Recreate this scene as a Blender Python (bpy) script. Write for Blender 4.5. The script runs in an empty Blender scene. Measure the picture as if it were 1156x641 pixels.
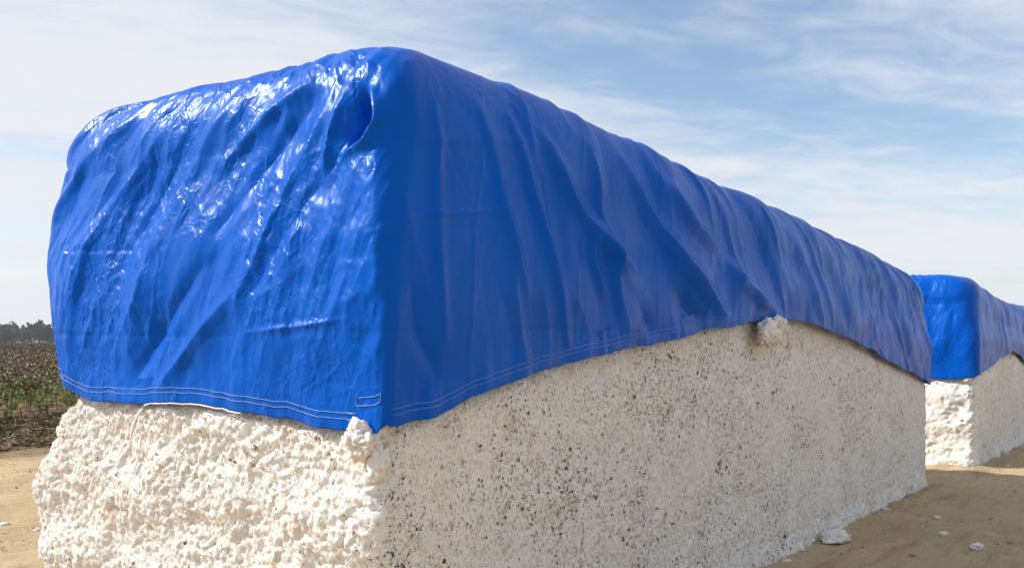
import bpy, math, random
import numpy as np
from mathutils import Vector

# ------------------------------------------------------------------ camera, sky, sun, exposure
scene = bpy.context.scene
col = scene.collection
F_PX, W_PX, HOR, CX, CAM_H = 1100.0, 1156.0, 383.0, 578.0, 1.75

cam_data = bpy.data.cameras.new('camera')
cam_data.sensor_width = 36.0
cam_data.lens = 36.0 * F_PX / W_PX
cam_data.shift_y = (HOR - 320.5) / W_PX
cam_data.clip_start = 0.05
cam_data.clip_end = 20000.0
cam = bpy.data.objects.new('camera', cam_data)
col.objects.link(cam)
cam.location = (0, 0, CAM_H)
cam.rotation_euler = (math.radians(90), 0, 0)
scene.camera = cam

SUN_ELEV = math.radians(39.0)
SUN_DIR_H = Vector((-1.0, 0.05)).normalized()          # horizontal direction towards the sun
to_sun = Vector((SUN_DIR_H.x * math.cos(SUN_ELEV), SUN_DIR_H.y * math.cos(SUN_ELEV), math.sin(SUN_ELEV)))

world = bpy.data.worlds.new('World')
scene.world = world
world.use_nodes = True
wn, wl = world.node_tree.nodes, world.node_tree.links
wn.clear()
w_out = wn.new('ShaderNodeOutputWorld')
sky = wn.new('ShaderNodeTexSky')
sky.sky_type = 'NISHITA'
sky.sun_disc = False
sky.sun_elevation = SUN_ELEV
sky.sun_rotation = math.atan2(to_sun.x, to_sun.y)
sky.air_density = 1.0
sky.dust_density = 0.8
sky.ozone_density = 2.2
bg_sky = wn.new('ShaderNodeBackground'); bg_sky.inputs['Strength'].default_value = 0.11
bg_cloud = wn.new('ShaderNodeBackground')
bg_cloud.inputs['Color'].default_value = (0.935, 0.95, 1.0, 1)
bg_cloud.inputs['Strength'].default_value = 0.605
wl.new(sky.outputs['Color'], bg_sky.inputs['Color'])
def wmath(op, a, b=None, clamp=False):
    n = wn.new('ShaderNodeMath'); n.operation = op; n.use_clamp = clamp
    for i, v in enumerate((a, b)):
        if v is None: continue
        if isinstance(v, (int, float)): n.inputs[i].default_value = v
        else: wl.new(v, n.inputs[i])
    return n.outputs[0]
tc = wn.new('ShaderNodeTexCoord')
sep = wn.new('ShaderNodeSeparateXYZ'); wl.new(tc.outputs['Generated'], sep.inputs[0])
den = wmath('ADD', wmath('MAXIMUM', sep.outputs['Z'], 0.0), 0.07)
px_ = wmath('DIVIDE', sep.outputs['X'], den)
py_ = wmath('DIVIDE', sep.outputs['Y'], den)
comb = wn.new('ShaderNodeCombineXYZ'); wl.new(px_, comb.inputs[0]); wl.new(py_, comb.inputs[1])
def cloud_noise(rot, scl, loc, scale, detail, rough, dist=0.0):
    m0 = wn.new('ShaderNodeMapping'); m0.inputs['Rotation'].default_value = (0, 0, rot)
    wl.new(comb.outputs[0], m0.inputs['Vector'])
    mp = wn.new('ShaderNodeMapping')
    mp.inputs['Scale'].default_value = scl
    mp.inputs['Location'].default_value = loc
    wl.new(m0.outputs[0], mp.inputs['Vector'])
    n = wn.new('ShaderNodeTexNoise')
    n.inputs['Scale'].default_value = scale
    n.inputs['Detail'].default_value = detail
    n.inputs['Roughness'].default_value = rough
    n.inputs['Distortion'].default_value = dist
    wl.new(mp.outputs[0], n.inputs['Vector'])
    return n.outputs['Fac']
CLOUD_ROT = math.radians(-21)
streak = cloud_noise(CLOUD_ROT, (0.24, 0.80, 1), (0.396, 5.520, 0), 1.0, 7, 0.55, 0.3)
fine = cloud_noise(CLOUD_ROT, (1.3, 1.9, 1), (1.7, 0.4, 0), 2.8, 6, 0.62, 0.6)
broad = cloud_noise(0.0, (0.35, 0.35, 1), (8.289, -3.787, 0), 1.0, 2, 0.5)
mixv = wmath('ADD', wmath('MULTIPLY', streak, 0.95), wmath('MULTIPLY', fine, 0.32))
mixv = wmath('ADD', mixv, wmath('MULTIPLY', broad, 0.45))
veil = wmath('DIVIDE', 0.030, den)          # thin high haze: more of it along low sight lines
mixv = wmath('ADD', mixv, veil)
cr = wn.new('ShaderNodeMapRange'); cr.interpolation_type = 'SMOOTHSTEP'
cr.inputs['From Min'].default_value = 0.76
cr.inputs['From Max'].default_value = 1.13
cr.inputs['To Min'].default_value = 0.05
cr.inputs['To Max'].default_value = 0.97
wl.new(mixv, cr.inputs['Value'])
mixs = wn.new('ShaderNodeMixShader')
wl.new(cr.outputs[0], mixs.inputs[0])
wl.new(bg_sky.outputs[0], mixs.inputs[1]); wl.new(bg_cloud.outputs[0], mixs.inputs[2])
wl.new(mixs.outputs[0], w_out.inputs['Surface'])

sun_data = bpy.data.lights.new('sun', 'SUN')
sun_data.energy = 3.7
sun_data.angle = math.radians(0.6)
sun_data.color = (1.0, 0.94, 0.84)
sun = bpy.data.objects.new('sun', sun_data)
col.objects.link(sun)
sun.location = (-20, 0, 20)
sun.rotation_euler = to_sun.to_track_quat('Z', 'Y').to_euler()

vs = scene.view_settings
vs.view_transform = 'Standard'; vs.look = 'None'; vs.gamma = 1.0; vs.exposure = 0.58
scene.cycles.max_bounces = 7; scene.cycles.diffuse_bounces = 4; scene.cycles.glossy_bounces = 3; scene.cycles.volume_bounces = 0
scene.cycles.caustics_reflective = False; scene.cycles.caustics_refractive = False
try: vs.use_curve_mapping = False
except Exception: pass

# ------------------------------------------------------------------ numpy noise
def _h(ix, iy, iz, seed):
    with np.errstate(over='ignore'):
        h = (ix.astype(np.int64).astype(np.uint32) * np.uint32(374761393)
             + iy.astype(np.int64).astype(np.uint32) * np.uint32(668265263)
             + iz.astype(np.int64).astype(np.uint32) * np.uint32(2147483647)
             + np.uint32((seed * 1274126177) & 0xffffffff))
        h = (h ^ (h >> np.uint32(13))) * np.uint32(1274126177)
        h = (h ^ (h >> np.uint32(16))) * np.uint32(2246822519)
        h = h ^ (h >> np.uint32(13))
    return h
def hashf(ix, iy, iz, seed):
    return _h(ix, iy, iz, seed).astype(np.float64) / 4294967295.0
def vnoise(x, y, z=None, seed=0):
    """smooth value noise about -1..1"""
    x = np.asarray(x, float); y = np.asarray(y, float)
    x, y = np.broadcast_arrays(x, y)
    three = z is not None
    z = np.broadcast_to(np.asarray(z, float), x.shape) if three else np.zeros_like(x)
    x0, y0, z0 = np.floor(x), np.floor(y), np.floor(z)
    fx, fy, fz = x - x0, y - y0, z - z0
    fx, fy, fz = [f * f * f * (f * (f * 6 - 15) + 10) for f in (fx, fy, fz)]
    r = 0
    for dx in (0, 1):
        wx = fx if dx else 1 - fx
        for dy in (0, 1):
            wy = fy if dy else 1 - fy
            for dz in ((0, 1) if three else (0,)):
                wz = (fz if dz else 1 - fz) if three else 1.0
                r = r + wx * wy * wz * hashf(x0 + dx, y0 + dy, z0 + dz, seed)
    return r * 2 - 1
def fbm(x, y, z=None, seed=0, octs=4, gain=0.5):
    a, t, s = 1.0, 0, 0
    for o in range(octs):
        k = 2.03 ** o
        t = t + a * vnoise(np.asarray(x) * k + 13.7 * o, np.asarray(y) * k - 7.1 * o, None if z is None else np.asarray(z) * k + 3.3 * o, seed + o)
        s += a; a *= gain
    return t / s
def worley2(x, y, seed=0):
    x0, y0 = np.floor(x), np.floor(y)
    f1 = np.full(x.shape, 9.0)
    for dx in (-1, 0, 1):
        for dy in (-1, 0, 1):
            cx, cy = x0 + dx, y0 + dy
            px = cx + hashf(cx, cy, cx * 0, seed); py = cy + hashf(cx, cy, cx * 0 + 1, seed)
            f1 = np.minimum(f1, (x - px) ** 2 + (y - py) ** 2)
    return f1                                            # squared distance
def worley3(x, y, z, seed=0):
    x0, y0, z0 = np.floor(x), np.floor(y), np.floor(z)
    f1 = np.full(x.shape, 9.0)
    for dx in (-1, 0, 1):
        for dy in (-1, 0, 1):
            for dz in (-1, 0, 1):
                cx, cy, cz = x0 + dx, y0 + dy, z0 + dz
                px = cx + hashf(cx, cy, cz, seed); py = cy + hashf(cx, cy, cz, seed + 71); pz = cz + hashf(cx, cy, cz, seed + 143)
                f1 = np.minimum(f1, (x - px) ** 2 + (y - py) ** 2 + (z - pz) ** 2)
    return f1
def sstep(a, b, x):
    t = np.clip((x - a) / (b - a), 0, 1)
    return t * t * (3 - 2 * t)

# ------------------------------------------------------------------ mesh and object helpers
def mesh_obj(name, verts, faces, mat, parent=None, smooth=True):
    me = bpy.data.meshes.new(name)
    verts = np.asarray(verts, np.float32).reshape(-1, 3)
    faces = np.asarray(faces, np.int32)
    n, k = faces.shape
    me.vertices.add(len(verts)); me.vertices.foreach_set('co', verts.ravel())
    me.loops.add(n * k); me.loops.foreach_set('vertex_index', faces.ravel())
    me.polygons.add(n)
    me.polygons.foreach_set('loop_start', np.arange(0, n * k, k, dtype=np.int32))
    me.polygons.foreach_set('loop_total', np.full(n, k, np.int32))
    me.polygons.foreach_set('use_smooth', np.full(n, smooth, bool))
    me.update(calc_edges=True); me.validate()
    if mat: me.materials.append(mat)
    o = bpy.data.objects.new(name, me)
    col.objects.link(o)
    if parent: o.parent = parent
    return o
def face_colors(o, cols, k):
    """one colour for each face, stored per corner"""
    at = o.data.color_attributes.new('tint', 'FLOAT_COLOR', 'CORNER')
    c = np.ones((len(cols), 4), np.float32); c[:, :3] = cols
    at.data.foreach_set('color', np.repeat(c, k, axis=0).ravel())
def tag(o, label=None, cat=None, group=None, kind=None):
    if label: o['label'] = label
    if cat: o['category'] = cat
    if group: o['group'] = group
    if kind: o['kind'] = kind
    return o
def empty(name, loc, rz=0.0):
    o = bpy.data.objects.new(name, None)
    o.empty_display_size = 0.3
    col.objects.link(o); o.location = loc; o.rotation_euler = (0, 0, rz)
    return o
def grid_faces(nr, nc, closed):
    """rows x cols, cols optionally wrap"""
    r = np.arange(nr - 1)[:, None]; c = np.arange(nc if closed else nc - 1)[None, :]
    c2 = (c + 1) % nc
    a = r * nc + c; b = r * nc + c2; d = (r + 1) * nc + c; e = (r + 1) * nc + c2
    return np.stack([a, b, e, d], -1).reshape(-1, 4)

# ------------------------------------------------------------------ materials
class NB:
    def __init__(self, name):
        self.m = bpy.data.materials.new(name); self.m.use_nodes = True
        self.n = self.m.node_tree.nodes; self.l = self.m.node_tree.links
        self.n.clear()
        self.out = self.n.new('ShaderNodeOutputMaterial')
        self.p = self.n.new('ShaderNodeBsdfPrincipled')
        self.l.new(self.p.outputs[0], self.out.inputs['Surface'])
        t = self.n.new('ShaderNodeTexCoord'); self.co = t.outputs['Object']
    def mapping(self, scale=(1, 1, 1), rot=(0, 0, 0), loc=(0, 0, 0), src=None):
        n = self.n.new('ShaderNodeMapping')
        n.inputs['Scale'].default_value = scale; n.inputs['Rotation'].default_value = rot; n.inputs['Location'].default_value = loc
        self.l.new(src or self.co, n.inputs['Vector']); return n.outputs[0]
    def noise(self, scale, detail=4, rough=0.5, dist=0.0, src=None, color=False):
        n = self.n.new('ShaderNodeTexNoise')
        n.inputs['Scale'].default_value = scale; n.inputs['Detail'].default_value = detail
        n.inputs['Roughness'].default_value = rough; n.inputs['Distortion'].default_value = dist
        self.l.new(src or self.co, n.inputs['Vector']); return n.outputs['Color' if color else 'Fac']
    def voronoi(self, scale, src=None, feature='F1', out='Distance', rand=1.0):
        n = self.n.new('ShaderNodeTexVoronoi'); n.feature = feature
        n.inputs['Scale'].default_value = scale; n.inputs['Randomness'].default_value = rand
        self.l.new(src or self.co, n.inputs['Vector']); return n.outputs[out]
    def rng(self, v, a, b, c=0.0, d=1.0, smooth=True):
        n = self.n.new('ShaderNodeMapRange')
        n.interpolation_type = 'SMOOTHSTEP' if smooth else 'LINEAR'
        for k, x in zip(('From Min', 'From Max', 'To Min', 'To Max'), (a, b, c, d)): n.inputs[k].default_value = x
        self.l.new(v, n.inputs['Value']); return n.outputs[0]
    def math(self, op, a, b=None, c=None, clamp=False):
        n = self.n.new('ShaderNodeMath'); n.operation = op; n.use_clamp = clamp
        for i, v in enumerate((a, b, c)):
            if v is None: continue
            if isinstance(v, (int, float)): n.inputs[i].default_value = v
            else: self.l.new(v, n.inputs[i])
        return n.outputs[0]
    def mix(self, f, a, b, mode='MIX'):
        n = self.n.new('ShaderNodeMix'); n.data_type = 'RGBA'; n.blend_type = mode
        for i, v in ((0, f), (6, a), (7, b)):
            if isinstance(v, tuple): n.inputs[i].default_value = (*v, 1)
            elif isinstance(v, (int, float)): n.inputs[i].default_value = v
            else: self.l.new(v, n.inputs[i])
        return n.outputs[2]
    def bump(self, h, strength, dist, prev=None):
        n = self.n.new('ShaderNodeBump')
        n.inputs['Strength'].default_value = strength; n.inputs['Distance'].default_value = dist
        self.l.new(h, n.inputs['Height'])
        if prev is not None: self.l.new(prev, n.inputs['Normal'])
        return n.outputs[0]
    def set(self, **kw):
        for k, v in kw.items():
            i = self.p.inputs[{'color': 'Base Color', 'rough': 'Roughness', 'normal': 'Normal', 'spec': 'Specular IOR Level'}.get(k, k)]
            if isinstance(v, tuple): i.default_value = (*v, 1) if len(v) == 3 else v
            elif isinstance(v, (int, float)): i.default_value = v
            else: self.l.new(v, i)
        return self
    def attr(self, name):
        n = self.n.new('ShaderNodeAttribute'); n.attribute_name = name; return n.outputs

def cotton_material(name, browning):
    b = NB(name)
    cream = b.mix(b.rng(b.noise(1.6, 5, 0.6), 0.38, 0.66), (0.86, 0.825, 0.765), (0.80, 0.75, 0.675))
    cream = b.mix(b.rng(b.noise(24, 3, 0.6), 0.35, 0.75), cream, (0.89, 0.86, 0.81))
    cream = b.mix(b.rng(b.noise(75, 4, 0.7), 0.46, 0.72, 0.0, 0.50), cream, (0.50, 0.42, 0.32))
    # stains of crushed leaf
    cream = b.mix(b.math('MULTIPLY', b.rng(b.noise(6.5, 6, 0.66, 0.4), 0.54, 0.72), 0.55), cream, (0.56, 0.41, 0.23))
    at = b.attr('side')
    side = at[2]
    # leaf and stem bits: voronoi specks, most cells empty
    def specks(scale, stretch, thr, size, colr, base, amount):
        mp = b.mapping((scale * stretch[0], scale * stretch[1], scale * stretch[2]), src=b.math_vec(b.co, b.noise(scale * 0.8, 2, 0.5, color=True), 0.6 / scale))
        n = b.n.new('ShaderNodeTexVoronoi'); n.feature = 'F1'; n.inputs['Scale'].default_value = 1.0
        b.l.new(mp, n.inputs['Vector'])
        sc = b.n.new('ShaderNodeSeparateColor'); b.l.new(n.outputs['Color'], sc.inputs[0])
        on = b.math('GREATER_THAN', sc.outputs[0], thr)
        rad = b.math('MULTIPLY', sc.outputs[1], size)
        spot = b.rng(b.math('SUBTRACT', rad, n.outputs['Distance']), -0.05, 0.07)
        f = b.math('MULTIPLY', b.math('MULTIPLY', spot, on), amount)
        return b.mix(f, base, colr)
    def mv(a, bcol, k):
        n = b.n.new('ShaderNodeVectorMath'); n.operation = 'MULTIPLY_ADD'
        b.l.new(bcol, n.inputs[0]); n.inputs[1].default_value = (k, k, k); b.l.new(a, n.inputs[2]); return n.outputs[0]
    b.math_vec = mv
    clump = b.rng(b.noise(2.6, 4, 0.6), 0.34, 0.66, 0.35, 1.0)
    amt = b.math('MULTIPLY', b.math('MULTIPLY_ADD', side, 0.62, 0.36), clump) if browning else b.math('MULTIPLY', clump, 0.25)
    cream = specks(22, (1, 1, 0.9), 0.55, 0.52, (0.36, 0.27, 0.16), cream, b.math('MULTIPLY', amt, 0.50))
    cream = specks(58, (1, 1, 0.7), 0.62, 0.55, (0.20, 0.145, 0.085), cream, b.math('MULTIPLY', amt, 0.70))
    cream = specks(105, (1, 1, 0.8), 0.50, 0.66, (0.17, 0.13, 0.095), cream, b.math('MULTIPLY', amt, 0.75))
    nrm = b.bump(b.noise(75, 3, 0.65), 0.7, 0.010)
    b.set(color=cream, rough=0.95, spec=0.08, normal=nrm)
    return b.m
M = {}
M['cotton'] = cotton_material('cotton_fibre', True)
M['cotton_loose'] = cotton_material('loose_cotton', False)

def tarp_material():
    b = NB('blue_tarpaulin')
    blue = b.mix(b.rng(b.noise(0.9, 4, 0.6), 0.35, 0.7), (0.0004, 0.082, 0.45), (0.0006, 0.098, 0.52))
    # faint brownish patches over the blue, stronger towards the far end
    brown_patch = b.rng(b.noise(3.2, 6, 0.65, 0.6, src=b.mapping((1, 1, 0.45))), 0.52, 0.8)
    along = b.n.new('ShaderNodeSeparateXYZ'); b.l.new(b.co, along.inputs[0])
    browning = b.rng(along.outputs[0], 1.2, 7.0, 0.02, 0.06)
    endface = b.rng(along.outputs[1], -0.04, 0.10, 0.30, 1.0)      # the end of the sheet was handled and crumpled more
    blue = b.mix(b.math('MULTIPLY', brown_patch, browning), blue, (0.30, 0.24, 0.20))
    rough = b.rng(b.noise(6, 5, 0.6), 0.3, 0.7, 0.27, 0.40)
    # fine crumple of the laminated film: crisp creases between small facets, in patches
    wv = b.n.new('ShaderNodeVectorMath'); wv.operation = 'MULTIPLY_ADD'
    b.l.new(b.noise(5, 2, 0.5, color=True), wv.inputs[0]); wv.inputs[1].default_value = (0.09, 0.09, 0.09); b.l.new(b.co, wv.inputs[2])
    w1 = b.mapping((1, 1, 0.55), rot=(0.45, 0.3, 0.0), src=wv.outputs[0])
    w2 = b.mapping((1, 1, 0.8), rot=(-0.5, 0.2, 0.6), src=wv.outputs[0])
    e1 = b.rng(b.voronoi(7.5, src=w1, feature='DISTANCE_TO_EDGE'), 0.0, 0.11, 1.0, 0.0)
    e2 = b.rng(b.voronoi(17, src=w2, feature='DISTANCE_TO_EDGE'), 0.0, 0.14, 1.0, 0.0)
    va = b.voronoi(16, src=w2); vb = b.voronoi(16, src=b.mapping((1, 1, 1), loc=(3.1, 1.7, 2.3), src=w2))
    f1 = b.math('SUBTRACT', b.math('MULTIPLY', va, va), b.math('MULTIPLY', vb, vb))
    patch = b.rng(b.noise(2.2, 3, 0.5), 0.40, 0.62, 0.12, 1.0)
    hgt = b.math('ADD', b.math('MULTIPLY', e1, 0.28), b.math('ADD', b.math('MULTIPLY', e2, 0.16), b.math('MULTIPLY', f1, 0.60)))
    nrm = b.bump(b.math('MULTIPLY', hgt, b.math('MULTIPLY', patch, endface)), 0.55, 0.014)
    b.set(color=blue, rough=rough, normal=nrm, spec=0.30)
    b.p.inputs['Specular Tint'].default_value = (0.40, 0.70, 1.0, 1)
    b.p.inputs['IOR'].default_value = 1.36
    return b.m
M['tarp'] = tarp_material()

def flat(name, c, rough=0.8, spec=0.3):
    b = NB(name)
    k = b.mix(b.rng(b.noise(40, 3), 0.3, 0.7), c, tuple(x * 0.75 for x in c))
    b.set(color=k, rough=rough, spec=spec); return b.m
M['thread'] = flat('stitching_thread', (0.33, 0.47, 0.75))
M['strap'] = flat('pale_strap', (0.80, 0.75, 0.72), 0.55)
M['twig'] = flat('dry_stem', (0.16, 0.10, 0.06))
M['boll'] = flat('open_boll', (0.78, 0.76, 0.72), 0.95, 0.1)
M['clod'] = flat('dirt_clod', (0.40, 0.29, 0.17), 0.95, 0.1)
def tint_mat(name, transl=0.0):
    b = NB(name)
    c = b.attr('tint')[0]
    b.set(color=c, rough=0.75, spec=0.25)
    if transl:
        t = b.n.new('ShaderNodeBsdfTranslucent'); b.l.new(c, t.inputs['Color'])
        mx = b.n.new('ShaderNodeMixShader'); mx.inputs[0].default_value = transl
        b.l.new(b.p.outputs[0], mx.inputs[1]); b.l.new(t.outputs[0], mx.inputs[2]); b.l.new(mx.outputs[0], b.out.inputs['Surface'])
    return b.m
M['leaf'] = tint_mat('leaves', 0.25)
M['litter'] = tint_mat('dry_litter')

# ------------------------------------------------------------------ layout: the modules stand in a row along DIR
DIR = np.array([0.587, 0.809]); DIR /= np.linalg.norm(DIR)
LEFT = np.array([-DIR[1], DIR[0]])
ROT = math.atan2(DIR[1], DIR[0])
def ground_at(px, py):
    Y = F_PX * CAM_H / (py - HOR)
    return np.array([(px - CX) / F_PX * Y, Y])
C1 = np.array([-0.534, 4.168])
C2 = np.array([6.38, 13.42])
C3 = C2 + DIR * 11.3 + LEFT * 0.05
def side_uz(px, py, C=C1):                 # a point seen on a module's right-hand wall -> (length, height)
    k = (px - CX) / F_PX
    u = (k * C[1] - C[0]) / (DIR[0] - k * DIR[1]); Y = C[1] + DIR[1] * u
    return u, CAM_H + (HOR - py) * Y / F_PX
def front_vz(px, py, C=C1):                # a point seen on its near end -> (distance left of the corner, height)
    k = (px - CX) / F_PX
    v = (k * C[1] - C[0]) / (LEFT[0] - k * LEFT[1]); Y = C[1] + LEFT[1] * v
    return v, CAM_H + (HOR - py) * Y / F_PX

# ------------------------------------------------------------------ perimeter of a rounded rectangle
def columns(nf, na, nr, nb, nl, grade=1.0):
    """list of (segment, fraction), running near-left -> near-right -> far-right -> far-left"""
    c = []
    for seg, n in ((0, nf), (1, na), (2, nr), (3, na // 2), (4, nb), (5, na // 2), (6, nl), (7, na)):
        f = np.arange(n) / n
        if seg == 2: f = (f + (grade - 1) * f * f) / grade
        c += [(seg, x) for x in f]
    return np.array(c)
def perimeter(cols, x0, x1, y0, y1, r):
    """bounds are arrays (rows,1); returns (rows, cols) x and y"""
    seg = cols[:, 0].astype(int)[None, :]; f = cols[:, 1][None, :]
    X = np.zeros((x0.shape[0], cols.shape[0])); Y = X.copy()
    def put(k, xx, yy):
        m = (seg == k)[0]
        X[:, m] = xx[:, m]; Y[:, m] = yy[:, m]
    o = np.zeros_like(f)
    put(0, x0 + o, y1 - r + (y0 + r - (y1 - r)) * f)
    put(2, x0 + r + (x1 - r - x0 - r) * f, y0 + o)
    put(4, x1 + o, y0 + r + (y1 - y0 - 2 * r) * f)
    put(6, x1 - r - (x1 - x0 - 2 * r) * f, y1 + o)
    for k, cx, cy, a0 in ((1, x0 + r, y0 + r, 180), (3, x1 - r, y0 + r, 270), (5, x1 - r, y1 - r, 0), (7, x0 + r, y1 - r, 90)):
        an = np.radians(a0 + 90 * f)
        put(k, cx + r * np.cos(an), cy + r * np.sin(an))
    return X, Y
def perim_coord(cols, W, L):
    """signed running length: front is negative, right-hand wall positive"""
    seg = cols[:, 0].astype(int); f = cols[:, 1]
    a = 0.12
    S = np.where(seg == 0, -(W - a) + (W - 2 * a) * f, 0)
    S = np.where(seg == 1, -a + 2 * a * f, S)
    S = np.where(seg == 2, a + (L - 2 * a) * f, S)
    S = np.where(seg == 3, L - a + 2 * a * f, S)
    S = np.where(seg == 4, L + a + (W - 2 * a) * f, S)
    S = np.where(seg == 5, L + W - a + 2 * a * f, S)
    S = np.where(seg == 6, L + W + a + (L - 2 * a) * f, S)
    S = np.where(seg == 7, -W - a + 2 * a * f, S)
    return S
def normals_of(P):
    du = np.roll(P, -1, axis=1) - np.roll(P, 1, axis=1)
    dv = np.gradient(P, axis=0)
    n = np.cross(du, dv)
    return n / np.maximum(np.linalg.norm(n, axis=-1, keepdims=True), 1e-9)

def ridge_set(S, H, folds):
    d = np.zeros_like(S)
    for pts, amp, w in folds:
        pts = np.array(pts, float)
        lens = np.r_[0, np.cumsum(np.linalg.norm(np.diff(pts, axis=0), axis=1))]
        lo, hi = pts.min(0) - 3 * w, pts.max(0) + 3 * w
        m = (S > lo[0]) & (S < hi[0]) & (H > lo[1]) & (H < hi[1])
        if not m.any(): continue
        s, h = S[m], H[m]
        best = np.full(s.shape, 9e9); t_best = np.zeros(s.shape); sg = np.zeros(s.shape)
        for i in range(len(pts) - 1):
            a, b_ = pts[i], pts[i + 1]; ab = b_ - a; l2 = ab @ ab
            t = np.clip(((s - a[0]) * ab[0] + (h - a[1]) * ab[1]) / l2, 0, 1)
            ex, ey = s - a[0] - t * ab[0], h - a[1] - t * ab[1]
            dd = ex * ex + ey * ey
            k = dd < best
            best = np.where(k, dd, best); t_best = np.where(k, (lens[i] + t * math.sqrt(l2)) / lens[-1], t_best)
        env = np.clip(np.sin(np.pi * np.clip(t_best * 0.9 + 0.05, 0, 1)), 0, 1) ** 0.6
        dist = np.sqrt(best)
        prof = 0.55 * np.exp(-(dist / w) ** 2) + 0.45 * np.maximum(0, 1 - dist / (0.9 * w)) ** 1.4
        d[m] += amp * env * prof
    return d

# ------------------------------------------------------------------ one cotton module under its tarpaulin
def make_module(C, L, W, ztop, hem_side, hem_front, hem_left, folds, res, seed, y1_tarp, y1_body, label_c, label_t, extras=None, near=True):
    ztop_u, ztop_z = ztop
    zt = lambda u: np.interp(u, ztop_u, ztop_z)
    # ---------------- tarpaulin
    nf, na, nr, nb, nl, nw, ns, nt = res
    cols = columns(nf, na, nr, nb, nl, 1.6 if near else 1.2)
    S = perim_coord(cols, W, L)
    seg = cols[:, 0].astype(int)
    hem = np.where(S <= 0, np.interp(-S, hem_front[0], hem_front[1]), np.interp(S, hem_side[0], hem_side[1]))
    hem = np.where(S > L, np.interp(S - L, [0, W, W + 3, W + L], [hem_side[1][-1], 1.35, 1.6, hem_left]), hem)
    lip = 8
    tau = np.r_[np.full(lip, 0.0), np.linspace(0, 1, nw)]
    th = np.linspace(0, math.pi / 2, ns + 1)[1:]
    rho = np.linspace(0, 1, nt + 1)[1:]
    RsF, RsS, RzF = 0.32, 0.32, 0.46
    # row-only parts of the plan
    wall = tau[:, None]
    rows = lip + nw + ns + nt
    prog = np.zeros((rows, 1)); sh = np.zeros((rows, 1)); rf = np.zeros((rows, 1)); szs = np.zeros((rows, 1))
    prog[:lip + nw] = wall; prog[lip + nw:] = 1
    sh[lip + nw:lip + nw + ns, 0] = 1 - np.clip(np.cos(th), 0, 1) ** 0.8; szs[lip + nw:lip + nw + ns, 0] = np.sin(th) ** 0.8
    sh[lip + nw + ns:] = 1; szs[lip + nw + ns:] = 1
    rf[lip + nw + ns:, 0] = rho
    half = W / 2
    x0 = -0.055 - 0.02 * np.sin(np.pi * prog) ** 2 + 0.04 * sstep(0, 1, prog) + 0.12 * np.clip(prog - 0.35, 0, 1) ** 2 / 0.65 + RsF * sh + rf * (half - RsF - 0.05)
    x1 = L + 0.05 - 0.06 * prog - RsF * sh - rf * (half - RsF - 0.05)
    y0 = -0.045 - 0.03 * np.sin(np.pi * prog) ** 2 + 0.05 * sstep(0, 1, prog) + RsS * sh + rf * (half - RsS - 0.035)
    y1w = np.interp(prog, y1_tarp[0], y1_tarp[1])
    RsL = 0.50                                           # the far shoulder is slacker
    y1 = y1w - RsL * sh - rf * (y1_tarp[1][-1] - half - RsL - 0.03)
    rr = np.interp(prog, [0, 0.3, 0.7, 1], [0.05, 0.08, 0.11, 0.13]) * (1 if near else 2.2) + 0.14 * sh
    rr = rr * (1 - rf) + 0.02 * rf
    rr = np.minimum(rr, np.maximum((y1 - y0) / 2 - 0.004, 0.004))
    X, Y = perimeter(cols, x0, x1, y0, y1, rr)
    top = zt(np.clip(X, 0, L))
    zs = top - RzF - 0.02
    Z = hem[None, :] + (zs - hem[None, :]) * prog
    Z = Z + RzF * szs + 0.10 * (1 - (1 - rf) ** 2) * szs * 1.0 - 0.06 * rf * 0
    Hc = Z + 0.45 * sh + 1.0 * rf                                       # running height, goes on over the shoulder
    SS = np.broadcast_to(S[None, :], X.shape)
    P = np.stack([X, Y, Z], -1)
    N = normals_of(P)
    # ---------------- folds and crumples
    front = sstep(0.10, -0.10, SS) * sstep(-W - 0.3, -W + 0.1, SS)
    right = sstep(-0.05, 0.15, SS) * sstep(L + 0.1, L - 0.1, SS)
    rest = np.clip(1 - front - right, 0, 1)
    hemz = hem[None, :]
    up = sstep(0.02, 0.5, Z - hemz)
    fade = (1 - rf) ** 2
    D = np.zeros_like(X)
    # large hanging folds on the near end lean down to the left; on the long wall they lean down to the right
    wob = 0.10 * fbm(SS * 1.3, Hc * 1.1, seed=seed + 1, octs=3)
    phF = SS - 0.42 * (Hc - 2.2) + wob
    aF = (Hc + 0.4 * SS)
    big = fbm(phF / 0.30, aF / 1.15, seed=seed + 2, octs=2)
    rid = 1 - np.abs(fbm(phF / 0.22 + 7, aF / 0.85, seed=seed + 3, octs=2)) * 2.2
    rid = np.clip(rid, -0.3, 1)
    D += front * (0.020 * big + 0.012 * rid * (0.4 + 0.6 * up)) * (0.35 + 0.65 * up)
    phS = SS + (0.30 + 0.06 * np.clip(SS, 0, 5)) * (Hc - 2.2) + wob * 1.2
    bigS = fbm(phS / 0.48, Hc / 1.9, seed=seed + 4, octs=2)
    ridS = np.clip(1 - np.abs(fbm(phS / 0.42 + 3, Hc / 1.6, seed=seed + 5, octs=2)) * 2.6, -0.2, 1)
    nearS = sstep(0.1, 1.3, SS)
    D += right * (0.040 * bigS + 0.026 * ridS) * (0.25 + 0.75 * nearS) * (0.4 + 0.6 * up)
    D += rest * 0.03 * fbm(SS / 0.4, Hc / 1.2, seed=seed + 6, octs=2)
    # crumple: flat facets meeting in crisp creases (difference of two cell fields of the same metric is piecewise planar)
    wx = SS + 0.020 * fbm(SS * 4, Hc * 4, seed=seed + 8, octs=2); wy = Hc + 0.020 * fbm(SS * 4 + 9, Hc * 4, seed=seed + 9, octs=2)
    mask = sstep(-0.25, 0.40, fbm(SS * 1.9, Hc * 1.5, seed=seed + 10, octs=2))
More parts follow.
